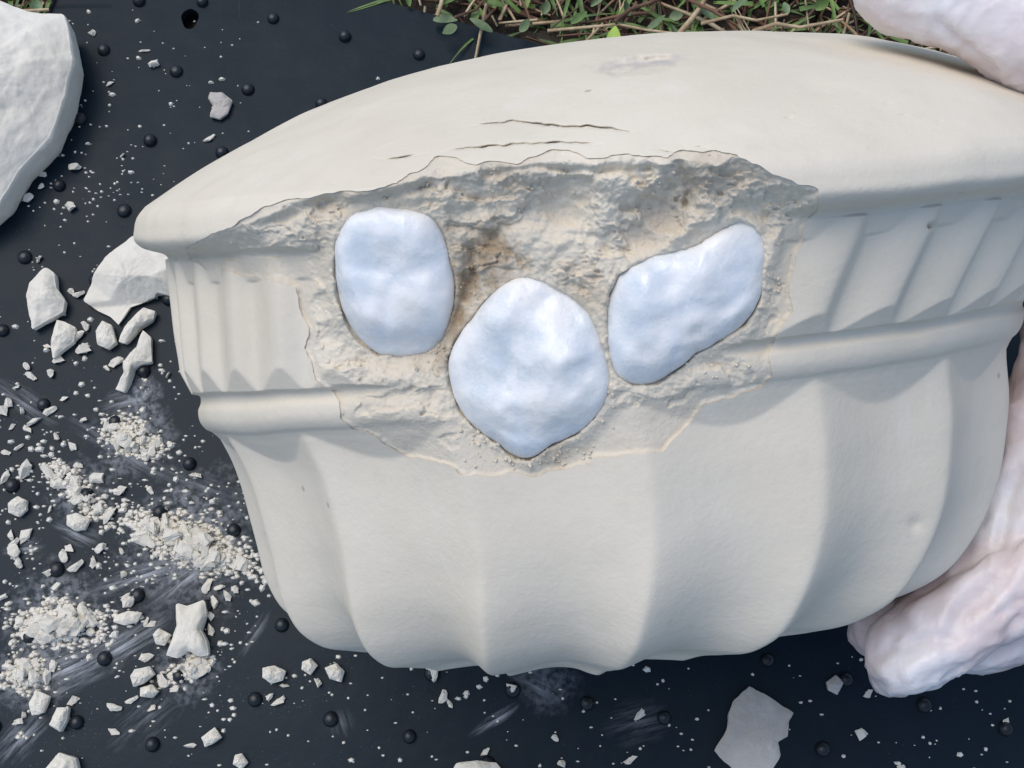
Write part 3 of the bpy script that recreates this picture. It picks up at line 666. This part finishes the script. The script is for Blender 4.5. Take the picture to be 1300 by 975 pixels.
# ================================================================== FRAGMENTS
M_chip = plaster_mat('chip_plaster', (0.80, 0.765, 0.68), (0.70, 0.66, 0.56), 0.7, 1.0)
M_chipgrey = plaster_mat('chip_plaster_grey', (0.60, 0.565, 0.51), (0.42, 0.39, 0.35), 1.2, 1.8)
def chunk(name, outline, thick, label, mat=M_chip, seed=0, power=2.6, nr=22, na=None, tiltv=(0, 0), rough=0.12, lift=0.0, facet=0.25, grit=1.0, cut=None, group='plaster fragments on the mat', cat='fragment'):
    P_ = [on_mat(u, v, lift + thick * .15) for (u, v) in outline]
    q = np.array([[p_.x, p_.y] for p_ in P_]); c = q.mean(0)
    na = na or 90
    ang = np.arctan2(q[:, 1] - c[1], q[:, 0] - c[0]); o_ = np.argsort(ang)
    ph = np.linspace(-math.pi, math.pi, na, endpoint=False)
    rad = np.hypot(*(q - c).T)[o_]; an = ang[o_]
    # polar outline of the straight-edged polygon
    rho = np.zeros(na); n = len(q)
    for k, a in enumerate(ph):
        best = 0
        dx, dy = math.cos(a), math.sin(a)
        for i in range(n):
            x1, y1 = q[i] - c; x2, y2 = q[(i + 1) % n] - c
            den = dx * (y2 - y1) - dy * (x2 - x1)
            if abs(den) < 1e-12: continue
            t = (x1 * (y2 - y1) - y1 * (x2 - x1)) / den; s = (x1 * dy - y1 * dx) / den
            if t > 0 and -1e-6 <= s <= 1 + 1e-6: best = max(best, t)
        rho[k] = best
    size = rho.mean()
    V_, Q_ = [], []
    levels = [(0.93, 0.0)] + [(1.0 - .02 * abs(t - .45), t) for t in (.15, .3, .45, .6)]
    ks = np.linspace(0, 1, nr)
    top = [(1 - k) for k in ks]
    prof_ = levels + [(0.995 * s_, .6 + .4 * (1 - s_ ** power)) for s_ in top]
    vv = []
    for (s_, hz) in prof_:
        vv.append(np.c_[np.cos(ph) * rho * s_, np.sin(ph) * rho * s_, np.full(na, hz * thick)])
    vv = np.concatenate(vv)
    nz = fbm(vv / size * 1.3 + seed * 5.1, 5, 2.1, .55); nx = fbm(vv / size * 3 + seed * 9 + 50, 4)
    ny = fbm(vv / size * 3 + seed * 4 + 90, 4)
    # flat facets: a few random planes shave the top
    rs = np.random.default_rng(seed + 100)
    hz0 = vv[:, 2].copy()
    for _ in range(7):
        az = rs.uniform(0, 6.283); sl = rs.uniform(.1, .9) * thick / size
        off = thick * rs.uniform(.72, 1.05)
        pl_ = off - sl * (np.cos(az) * vv[:, 0] + np.sin(az) * vv[:, 1])
        hz0 = np.where(hz0 > .2 * thick, np.minimum(hz0, np.maximum(pl_, .2 * thick)), hz0)
    vv[:, 2] = hz0 * facet + vv[:, 2] * (1 - facet)
    if cut:                                       # a second face falling away from a line
        A2, B2 = on_mat(*cut[0], lift + thick * .8), on_mat(*cut[1], lift + thick * .8); dd = np.array([(B2 - A2).x, (B2 - A2).y]); dd /= np.linalg.norm(dd)
        rel = vv[:, :2] + c - np.array([A2.x, A2.y]); sdn = rel @ np.array([dd[1], -dd[0]])
        vv[:, 2] = np.where(sdn > 0, np.clip(np.minimum(vv[:, 2], thick * .9 - cut[2] * sdn), np.minimum(vv[:, 2], .12 * thick), None), vv[:, 2])
    hfac = np.clip(vv[:, 2] / thick, 0, 1)
    vv[:, 2] += hfac * (nz * rough * 2.2 * thick + tiltv[0] * vv[:, 0] + tiltv[1] * vv[:, 1])
    vv[:, 0] += nx * size * rough * .35; vv[:, 1] += ny * size * rough * .35
    g_ = fbm(vv / .0045 + seed * 2.2, 4, 2.1, .6); vv[:, 2] += hfac * g_ * min(.0016, .10 * thick) * grit
    vv[:, 2] = np.maximum(vv[:, 2], 0)
    JJ = np.arange(len(vv)).reshape(-1, na)
    QQ = np.stack([JJ[:-1], np.roll(JJ, -1, 1)[:-1], np.roll(JJ, -1, 1)[1:], JJ[1:]], -1).reshape(-1, 4)
    o = quads_mesh(name, vv, QQ, mat); o.location = (c[0], c[1], lift + .0003)
    tag(o, label, cat, group); return o

chunk('plaster_fragment', [(-160, 30), (-60, 8), (0, 18), (50, 40), (95, 42), (108, 95), (98, 140), (76, 190), (52, 215), (38, 230), (10, 275), (-40, 310), (-150, 280), (-190, 150)], .034,
      'largest broken plaster fragment with one smooth face at the mat corner', seed=3, power=3.0, na=220, nr=60, rough=.09, facet=.5, grit=.7, cut=((-100, 120), (105, 108), .45))
chunk('plaster_fragment', [(170, 303), (210, 300), (232, 330), (228, 380), (205, 372), (198, 378), (185, 383), (165, 390), (150, 412), (140, 402), (125, 395), (107, 383), (120, 358), (140, 335)], .014,
      'wedge-shaped fragment with smooth pale top tucked against the block rim', seed=5, power=4, na=140, nr=30, rough=.05, facet=.9, tiltv=(0.0, .1), cut=((110, 352), (225, 340), 1.3))
chunk('plaster_fragment', [(62, 342), (73, 350), (76, 370), (86, 385), (84, 398), (70, 407), (58, 413), (44, 421), (42, 405), (37, 380), (42, 362)], .008, 'pointed leaf-shaped fragment standing apart next to the wedge fragment', seed=8)
chunk('plaster_fragment', [(75, 408), (85, 411), (99, 418), (97, 436), (82, 447), (70, 458), (68, 440)], .006, 'triangular chip just below the pointed leaf-shaped fragment', seed=9)
chunk('plaster_fragment', [(133, 410), (144, 415), (150, 437), (140, 445), (127, 440), (124, 422)], .006, 'rounded chip under the tip of the wedge fragment', seed=10)
chunk('plaster_fragment', [(185, 393), (200, 398), (196, 408), (180, 418), (162, 438), (153, 436), (160, 418)], .006, 'long slanted sliver between the wedge fragment and the block', seed=11)
chunk('plaster_fragment', [(182, 420), (194, 430), (195, 462), (185, 464), (172, 470), (168, 485), (160, 500), (148, 496), (160, 480), (160, 462), (168, 450), (180, 440)], .006, 'crooked elongated chip below the long slanted sliver', seed=12)
chunk('plaster_fragment', [(226, 766), (240, 770), (262, 762), (265, 780), (258, 800), (266, 815), (268, 832), (255, 834), (242, 826), (228, 836), (214, 832), (222, 812), (228, 795)], .008, 'bone-shaped grey-cream fragment lying alone on the smeared mat', seed=13, rough=.05, power=5)
chunk('plaster_fragment', [(950, 871), (972, 882), (1006, 905), (1000, 918), (999, 935), (985, 942), (990, 958), (978, 978), (940, 985), (905, 952), (922, 925), (924, 905), (930, 890)], .004, 'thin flat grey plaster flake below the fluted base', mat=M_chipgrey, seed=14, power=7, rough=.16, facet=.35, grit=2.5)
chunk('plaster_fragment', [(268, 120), (284, 121), (296, 130), (290, 146), (280, 153), (267, 150), (272, 138), (266, 128)], .004, 'small grey notched chip alone on the clean part of the mat', mat=M_chipgrey, seed=15, power=5)
chunk('plaster_fragment', [(572, 980), (580, 968), (605, 965), (630, 968), (645, 985), (600, 1010)], .006, 'pale rounded fragment cut off by the near edge below the base', seed=16)
chunk('plaster_fragment', [(62, 975), (78, 955), (100, 962), (105, 985), (80, 1000)], .007, 'blocky fragment beside the stud nearest the smears', seed=17)
chunk('plaster_fragment', [(14, 640), (25, 631), (36, 636), (36, 648), (26, 657), (14, 652)], .005, 'rounded hexagonal chip standing clear of the crumb piles', seed=18)
chunk('plaster_fragment', [(88, 655), (100, 652), (116, 660), (110, 673), (98, 675), (88, 668)], .005, 'mushroom-shaped chip under a line of crumbs', seed=19)
chunk('plaster_fragment', [(48, 876), (66, 884), (58, 905), (44, 908), (40, 893)], .005, 'bent grey-white chip beside the long chalk smear', seed=20)
chunk('plaster_fragment', [(76, 898), (90, 898), (88, 915), (80, 929), (66, 920)], .006, 'upright block-shaped chip touching a stud', seed=21)
chunk('plaster_fragment', [(174, 850), (192, 846), (198, 856), (184, 868), (172, 872), (169, 858)], .006, 'angular chip with a smaller one touching its top', seed=22)
chunk('plaster_fragment', [(196, 806), (204, 798), (219, 806), (210, 820), (200, 818)], .005, 'diamond-shaped chip beside the bone-shaped fragment', seed=23)
chunk('plaster_fragment', [(180, 873), (195, 869), (203, 878), (195, 886), (180, 884)], .005, 'oval chip just below the angular chip', seed=24)
chunk('plaster_fragment', [(258, 936), (274, 923), (283, 936), (272, 944), (262, 948)], .005, 'pointed chip with a peaked top standing alone', seed=25)
chunk('plaster_fragment', [(335, 848), (350, 845), (364, 852), (360, 864), (346, 868), (335, 860)], .006, 'roundish chip below the left foot of the base', seed=26)
chunk('plaster_fragment', [(147, 782), (165, 776), (182, 778), (176, 790), (160, 794), (146, 790)], .004, 'flat fish-shaped chip on the chalk smear', seed=27)
chunk('plaster_fragment', [(413, 848), (428, 842), (438, 852), (434, 866), (420, 862)], .005, 'squarish chip right under the scalloped base edge', seed=28)
chunk('plaster_fragment', [(1048, 866), (1060, 857), (1070, 866), (1062, 882), (1050, 876)], .003, 'small square grey chip near the gloved fingertip', mat=M_chipgrey, seed=29)
chunk('plaster_fragment', [(385, 840), (396, 836), (404, 845), (395, 857), (384, 850)], .005, 'small blunt chip between the roundish and squarish chips', seed=30)
chunk('plaster_fragment', [(300, 958), (308, 956), (316, 968), (308, 976), (297, 970)], .004, 'small smooth pebble-like chip far from the crumb piles', seed=31)

# small crumbs: shared hull meshes, each an object of its own
def hull_mesh(seed, flat):
    r_ = random.Random(seed); bm = bmesh.new()
    for _ in range(13):
        v = Vector((r_.gauss(0, 1), r_.gauss(0, 1), r_.gauss(0, 1))).normalized() * r_.uniform(.75, 1.1)
        bm.verts.new((v.x, v.y * r_.uniform(.7, 1), v.z * flat))
    ch = bmesh.ops.convex_hull(bm, input=bm.verts)
    bmesh.ops.delete(bm, geom=[g for g in ch['geom_interior'] if isinstance(g, bmesh.types.BMVert)], context='VERTS')
    bmesh.ops.subdivide_edges(bm, edges=bm.edges[:], cuts=1, use_grid_fill=True)
    for v in bm.verts: v.co += Vector((r_.gauss(0, 1), r_.gauss(0, 1), r_.gauss(0, 1))) * .05
    lo = min(v.co.z for v in bm.verts)
    for v in bm.verts: v.co.z -= lo
    me = bpy.data.meshes.new('crumb'); bm.to_mesh(me); bm.free(); me.materials.append(M_chip); return me
hulls = [hull_mesh(i, .55 + .25 * (i % 3) / 2) for i in range(16)]
crumb_n = 0
LAND = [(160, 360, 'near the wedge-shaped fragment'), (60, 385, 'near the pointed leaf-shaped fragment'), (175, 450, 'near the crooked elongated chip'), (98, 622, 'near the trail above the mushroom-shaped chip'), (25, 645, 'near the rounded hexagonal chip'), (240, 690, 'at the edge of the largest crumb pile'),
        (72, 793, 'at the edge of the broad pile'), (240, 800, 'near the bone-shaped fragment'), (58, 890, 'near the bent grey-white chip'), (180, 870, 'near the angular and oval chips'), (270, 935, 'near the pointed chip with a peaked top'), (350, 856, 'near the roundish chip under the base'), (425, 855, 'near the squarish chip under the base edge'),
        (560, 880, 'on the dark mat under the scalloped base centre'), (745, 900, 'beside the faint smear under the base'), (955, 925, 'near the thin flat grey flake'), (1110, 890, 'near the gloved fingertip'), (1260, 930, 'on the dark mat below the gloved fingers'), (280, 140, 'near the grey notched chip on the clean mat'), (60, 240, 'in the shade of the largest fragment'), (170, 70, 'on the clean mat by the punched hole'), (170, 200, 'between the largest fragment and the block'), (35, 520, 'among scattered crumbs above the chalk smears'), (110, 710, 'on the chalk smear beside the largest pile'), (168, 556, 'at the edge of the loose pile below the crooked chip')]
def crumb(u, v, sz, asp=1.0, ang=None, z=0.0, group='plaster crumbs on the mat', label=None):
    global crumb_n
    p_ = on_mat(u, v, z); k = CAM_H / F / 0.98
    o = bpy.data.objects.new('plaster_crumb', random.choice(hulls)); C.objects.link(o)
    o.location = (p_.x, p_.y, z + .0001); s = sz * k * .62
    o.scale = (s, s * asp, s * random.uniform(.6, 1.0) * min(1, .5 + asp * .5)); o.rotation_euler = (0, 0, random.uniform(0, 6.28) if ang is None else -math.radians(ang))
    look = 'thin sliver of white plaster' if asp < .55 else ('chunky white plaster crumb' if sz > 16 else 'small white plaster crumb')
    if label is None:
        label = look + ' lying ' + min(LAND, key=lambda l: (l[0] - u) ** 2 + (l[1] - v) ** 2)[2]
    else: label = look + ' ' + label
    tag(o, label, 'crumb', group); crumb_n += 1
explicit = [(137, 428, 14), (75, 458, 14, .7), (45, 395, 9), (20, 415, 9), (66, 475, 12), (60, 440, 12, .5, 10), (107, 445, 18), (100, 428, 18, .6), (110, 415, 12), (148, 460, 18, .6, -30), (136, 468, 10, .6), (205, 433, 9, .6), (205, 470, 9, .6, -20),
    (215, 477, 11, .4, -60), (230, 472, 7, .6), (104, 488, 9, .6), (81, 507, 11, .6, -25), (40, 478, 16, .6, 40), (22, 492, 10, .5, -25), (35, 465, 10), (12, 512, 13), (4, 522, 16), (28, 523, 12, .6, 70), (65, 522, 20, .45, -20), (45, 535, 22, .3, -35), (16, 542, 10, .6), (35, 545, 14, .6, 35),
    (108, 536, 12), (73, 555, 11, .6), (94, 568, 13), (65, 577, 8, .6), (14, 561, 8), (25, 568, 15, .3, -30), (8, 575, 12, .7), (35, 598, 22, .8), (38, 610, 8), (8, 607, 16, .7), (63, 600, 26, .5, 45), (76, 615, 22, .6), (104, 592, 10, .7), (125, 608, 22, .7), (155, 623, 13, .8, -40), (191, 622, 11, .7), (250, 607, 20, .5, 10),
    (64, 647, 10, .5), (140, 655, 22, .4, -55), (34, 678, 22, .6, -60), (20, 690, 12), (20, 702, 18), (25, 715, 12), (15, 680, 12, .6), (88, 696, 13), (62, 724, 15, .9), (72, 745, 13), (98, 720, 18, .6, -40), (130, 696, 13, .8), (155, 700, 10, .5), (118, 714, 13), (82, 705, 14), (143, 747, 9, .6, -40), (158, 731, 12, .7), (160, 757, 11),
    (165, 762, 17, .95), (6, 758, 13, .5, -20), (194, 792, 13, .6), (186, 790, 12, .5), (118, 788, 20, .8), (127, 811, 10), (62, 859, 16), (68, 845, 14), (26, 920, 16), (30, 908, 10), (94, 889, 14, .8), (146, 898, 16, .6, 10), (194, 899, 11, .6), (145, 929, 14, .7), (167, 928, 9, .6), (242, 947, 13, .5, -10), (187, 833, 15, .9),
    (207, 865, 18, .8), (222, 875, 11, .8), (168, 889, 14, .5, -30), (263, 745, 18, .7), (280, 746, 12, .5, -15), (288, 757, 13), (300, 750, 10), (273, 765, 15), (268, 782, 10), (285, 777, 9), (267, 800, 13, .8), (250, 852, 22, .8), (264, 846, 13), (240, 850, 16, .5), (402, 868, 14, .8), (355, 890, 18, .5, -30), (343, 885, 10), (374, 858, 7), (362, 870, 10, .5),
    (430, 834, 7), (549, 853, 20, .9), (563, 885, 14), (570, 893, 11, .6), (582, 887, 8), (592, 880, 7), (592, 884, 6), (617, 862, 7), (608, 872, 7, .6), (650, 874, 14, .8), (746, 895, 15, .8, -25), (705, 937, 10, .7), (715, 970, 14, .6), (522, 935, 11), (616, 955, 12, .7), (842, 911, 11), (812, 907, 16, .6, -45), (800, 965, 17, .5, -30), (822, 850, 9, .5),
    (1102, 881, 13, .7, -45), (1091, 932, 15, .9), (1140, 969, 9), (1144, 975, 10), (1219, 958, 7), (1276, 918, 11, .7), (1172, 936, 5), (1043, 907, 5), (1071, 960, 5), (446, 965, 7), (508, 965, 6),
    (197, 83, 18, .5, -12), (175, 26, 8, .6), (176, 74, 8, .5), (183, 65, 14, .3, -5), (117, 44, 13, .7), (113, 15, 7), (266, 177, 17, .5, -30), (140, 107, 10, .5, -30), (143, 120, 9, .5), (282, 101, 8, .6), (268, 105, 8, .6), (217, 132, 6), (112, 183, 9, .6), (166, 219, 8), (157, 199, 10, .5, -50), (97, 214, 14, .8), (91, 264, 15, .9, 60), (36, 253, 13, .9), (53, 238, 10), (55, 222, 10), (72, 256, 8),
    (52, 328, 15, .4, -65), (174, 28, 7), (480, 100, 6), (92, 371, 10, .8), (101, 375, 14, .6, -20), (115, 406, 9), (412, 133, 8, .6), (83, 432, 14, .8)]
small_ones = [e_ for e_ in explicit if e_[2] < 9.5]
for e_ in explicit:
    if e_[2] >= 9.5: crumb(e_[0], e_[1], e_[2] * 1.05, *(list(e_[3:4]) or [.8]), **({'ang': e_[4]} if len(e_) > 4 else {}))
piles = [  # pile outline (centre, half sizes, slant), count, size, label
    (240, 690, 72, 26, 24, 76, (12, 27), 'heaped in the largest pile touching the block side'),
    (72, 793, 50, 24, 0, 46, (12, 27), 'heaped in the broad pile on the chalk smear'),
    (32, 855, 24, 20, 0, 18, (9, 20), 'heaped in the small pile beside the bent chip'),
    (168, 556, 34, 20, 12, 26, (9, 22), 'heaped in the loose pile below the crooked chip'),
    (98, 622, 34, 18, 30, 18, (8, 18), 'in the trail leading to the mushroom-shaped chip'),
    (238, 850, 26, 13, -10, 12, (8, 18), 'in the patch under the bone-shaped fragment')]
for (pu, pv, ru, rv, sl, n, sz, lab) in piles:
    for i in range(n):
        while True:
            x, y = random.gauss(0, .5), random.gauss(0, .5)
            if x * x + y * y < 1: break
        s_ = random.uniform(*sz) if random.random() < .6 else random.uniform(sz[0], sz[0] * 1.4)
        lift = max(0, (1 - x * x - y * y)) * random.uniform(0, .0042)
        crumb(pu + x * ru, pv + y * rv + x * sl, s_, random.uniform(.5, 1), None, lift, 'heaped crumbs', lab)
# the dust-size grains nobody could count
vs, fs = [], []
def grain(u, v, sz, z=0):
    p_ = on_mat(u, v); s = sz * CAM_H / F * .6; i0 = len(vs); a = random.uniform(0, 6.28); e = random.uniform(.4, 1)
    base = [(math.cos(a + k) * s * random.uniform(.7, 1.2), math.sin(a + k) * s * e * random.uniform(.7, 1.2)) for k in (0, 1.3, 2.5, 3.8, 5.1)]
    for (x, y) in base: vs.append((p_.x + x, p_.y + y, z))
    for (x, y) in base: vs.append((p_.x + x * .6, p_.y + y * .6, z + s * random.uniform(.5, .9)))
    for k in range(5): fs.append((i0 + k, i0 + (k + 1) % 5, i0 + 5 + (k + 1) % 5, i0 + 5 + k))
    fs.append(tuple(i0 + 5 + k for k in range(5)))
for (pu, pv, ru, rv, sl, n, sz, lab) in piles:
    for _ in range(n * 12):
        x, y = random.gauss(0, .62), random.gauss(0, .62); grain(pu + x * ru, pv + y * rv + x * sl, random.uniform(3, 10), random.uniform(0, .0015) * (x * x + y * y < .6))
for e_ in small_ones: grain(e_[0], e_[1], e_[2])
for _ in range(1100):
    u, v = random.uniform(-20, 330), random.triangular(380, 990, 700); 
    if noise.noise(Vector((u / 60, v / 60, 3))) > -.05: grain(u, v, random.uniform(1.5, 6) if random.random() < .85 else random.uniform(6, 9))
for _ in range(160): grain(random.uniform(30, 330), random.uniform(10, 380), random.uniform(1.5, 4))
for _ in range(160): grain(random.uniform(330, 1290), random.uniform(830, 985), random.uniform(1.5, 5))
for _ in range(60): grain(random.gauss(120, 40), random.gauss(235, 30), random.uniform(2, 5))
tag(mesh_obj('plaster_dust', vs, fs, M_chip, None, False), 'fine white plaster grains scattered over the mat', 'dust', None, 'stuff')
print('crumbs', crumb_n)

# ================================================================== GLOVED HAND
m, nt, b = new_mat('latex_glove'); co = N(nt, 'ShaderNodeTexCoord').outputs['Object']
n1 = noise_node(nt, co, 32, 4, .55); n2 = noise_node(nt, co, 160, 4, .6)
cg = mixc(nt, ramp(nt, n1, [(0.38, (0, 0, 0)), (0.62, (1, 1, 1))]), (0.66, 0.54, 0.53), (0.80, 0.78, 0.79))
cg = mixc(nt, ramp(nt, n2, [(0.55, (0, 0, 0)), (0.8, (0.4,) * 3)]), cg, (0.72, 0.69, 0.62))
nt.links.new(cg, b.inputs['Base Color']); b.inputs['Roughness'].default_value = 0.42
b.inputs['Subsurface Weight'].default_value = 0.35; b.inputs['Subsurface Scale'].default_value = 0.004; b.inputs['Subsurface Radius'].default_value = (1.0, .6, .5)
p = bump(nt, b, n2, 0.12, 0.0012); bump(nt, b, noise_node(nt, co, 55, 4, .6), 0.35, 0.005, p)
M_glove = m
def hand_mesh():
    bm = bmesh.new()
    def ball(p_, r):
        bmesh.ops.create_icosphere(bm, subdivisions=2, radius=r, matrix=Matrix.Translation(p_))
    def bone(pts):   # pts: (u, v, depth, radius in mm)
        K_ = lambda d: d if d < .245 else d * (.975 if d < .28 else .878)      # fingers close in behind the block's side
        P_ = [(at_depth(u, v, K_(d)), r * .001 * (1 if d < .28 else .878)) for (u, v, d, r) in pts]
        for (p1, r1), (p2, r2) in zip(P_, P_[1:]):
            n = max(2, int((p2 - p1).length / (min(r1, r2) * .3)))
            for i in range(n + 1):
                t = i / n; ball(p1.lerp(p2, t), r1 + (r2 - r1) * t)
    cd = lambda u, v, dflt: (lambda x: dflt if x != x else x)(cast_depth(u, v))
    print('thumb surf', [round(cd(u, v, 0), 4) for (u, v) in ((1100, 48), (1150, 60), (1200, 68), (1250, 80), (1290, 95))])
    # thumb over the top
    bone([(1146, -20, .238, 10.0), (1195, -12, .2365, 10.6), (1255, 6, .2345, 11.0), (1310, 30, .234, 12.5), (1420, 110, .25, 16), (1540, 260, .29, 20)])
    # palm wrapped round the side
    bone([(1540, 260, .29, 20), (1490, 420, .31, 19), (1440, 560, .325, 17)])
    bone([(1540, 260, .33, 20), (1500, 420, .345, 19), (1470, 560, .352, 18)])
    bone([(1540, 260, .32, 24), (1680, 330, .335, 27), (1950, 330, .36, 28)])
    bone([(1440, 330, .325, 15), (1362, 440, .327, 14), (1335, 560, .326, 14), (1300, 660, .325, 12.5), (1245, 738, .325, 9.8), (1196, 782, .326, 8.5)])
    bone([(1362, 440, .327, 14), (1440, 560, .33, 16)])
    # index finger: knuckle, middle joint, tip under the base
    bone([(1440, 580, .325, 14), (1385, 680, .318, 12), (1300, 740, .316, 10.2), (1205, 802, .318, 10.2), (1152, 832, .320, 9.8)])
    # glove tip hanging a little loose
    bone([(1152, 832, .320, 9.6), (1142, 858, .321, 6.2), (1143, 877, .321, 2.4)])
    # middle, ring and little fingers behind it
    bone([(1470, 580, .345, 13), (1400, 730, .340, 12), (1300, 786, .338, 10), (1220, 818, .337, 9.2), (1175, 800, .336, 9.0), (1124, 798, .335, 8.8)])
    bone([(1480, 600, .362, 12.5), (1420, 730, .358, 11.5), (1300, 780, .358, 10.5), (1200, 780, .358, 9.5)])
    bone([(1500, 600, .378, 11), (1440, 700, .376, 10), (1340, 740, .378, 9)])
    me = bpy.data.meshes.new('tmp'); bm.to_mesh(me); bm.free()
    o = bpy.data.objects.new('tmp', me); C.objects.link(o)
    r_ = o.modifiers.new('r', 'REMESH'); r_.mode = 'VOXEL'; r_.voxel_size = .0011
    s_ = o.modifiers.new('s', 'SMOOTH'); s_.iterations = 7; s_.factor = .5
    dg = bpy.context.evaluated_depsgraph_get(); ev = o.evaluated_get(dg)
    out = bpy.data.meshes.new_from_object(ev); bpy.data.objects.remove(o)
    n = len(out.vertices); co_ = np.zeros(n * 3); out.vertices.foreach_get('co', co_); co_ = co_.reshape(-1, 3)
    nr_ = np.zeros(n * 3); out.vertices.foreach_get('normal', nr_); nr_ = nr_.reshape(-1, 3)
    # folds: ridged noise drawn out along the finger direction
    ax = np.array(on_mat(1300, 690) - on_mat(1140, 860)); ax /= np.linalg.norm(ax)
    al = co_ @ ax; q = co_ + (-.72 * al)[:, None] * ax
    rid = 1 - np.abs(fbm(q * 95 + 4, 3)) * 2.4
    dsp = .0020 * rid + .0007 * fbm(co_ * 140, 3) + .0010 * fbm(co_ * 45 + 8, 2)
    rid2 = np.clip(1 - np.abs(fbm(q * 230 + 14, 2)) * 5, 0, 1); dsp = dsp + .0008 * rid2 * np.clip(.5 + 2 * fbm(co_ * 60 + 3, 2), 0, 1)
    uv_, _ = project(co_)
    for L_, wd, am in (([(1165, 785), (1230, 742), (1310, 700)], 13, .0016), ([(1150, 850), (1190, 828), (1260, 790)], 8, .0011), ([(1255, 640), (1280, 600), (1296, 520)], 8, .0012), ([(1200, 815), (1240, 800), (1300, 760)], 7, -.0011), ([(1120, 832), (1165, 812), (1205, 806)], 6, -.0009), ([(1225, 850), (1300, 790)], 6, -.0012), ([(1268, 700), (1282, 640), (1300, 600)], 7, -.0012)):
        dsp = dsp + am * np.exp(-(seg_dist(uv_ + 6 * np.c_[fbm(co_ * 120, 2), fbm(co_ * 120 + 5, 2)], np.array(L_, float), False) / wd) ** 2)
    isth = uv_[:, 1] < 200
    dsp = np.where(isth, .0009 * fbm(co_ * 60, 2) + .0005 * rid2, dsp)
    # crease where thumb joint folds
    d = seg_dist(uv_, np.array([(1190, 25), (1225, 55), (1262, 84)], float), False)
    dsp -= np.where(isth, .0012 * np.exp(-(d / 7) ** 2), 0)
    co_ += nr_ * dsp[:, None]
    out.vertices.foreach_set('co', co_.ravel()); out.update()
    out.polygons.foreach_set('use_smooth', [True] * len(out.polygons)); out.materials.clear(); out.materials.append(M_glove)
    return out
hm = hand_mesh(); hm.name = 'gloved_hand'
hand = bpy.data.objects.new('gloved_hand', hm); C.objects.link(hand)
tag(hand, 'hand in a pale wrinkled latex glove, thumb on top and fingers under the block', 'hand')
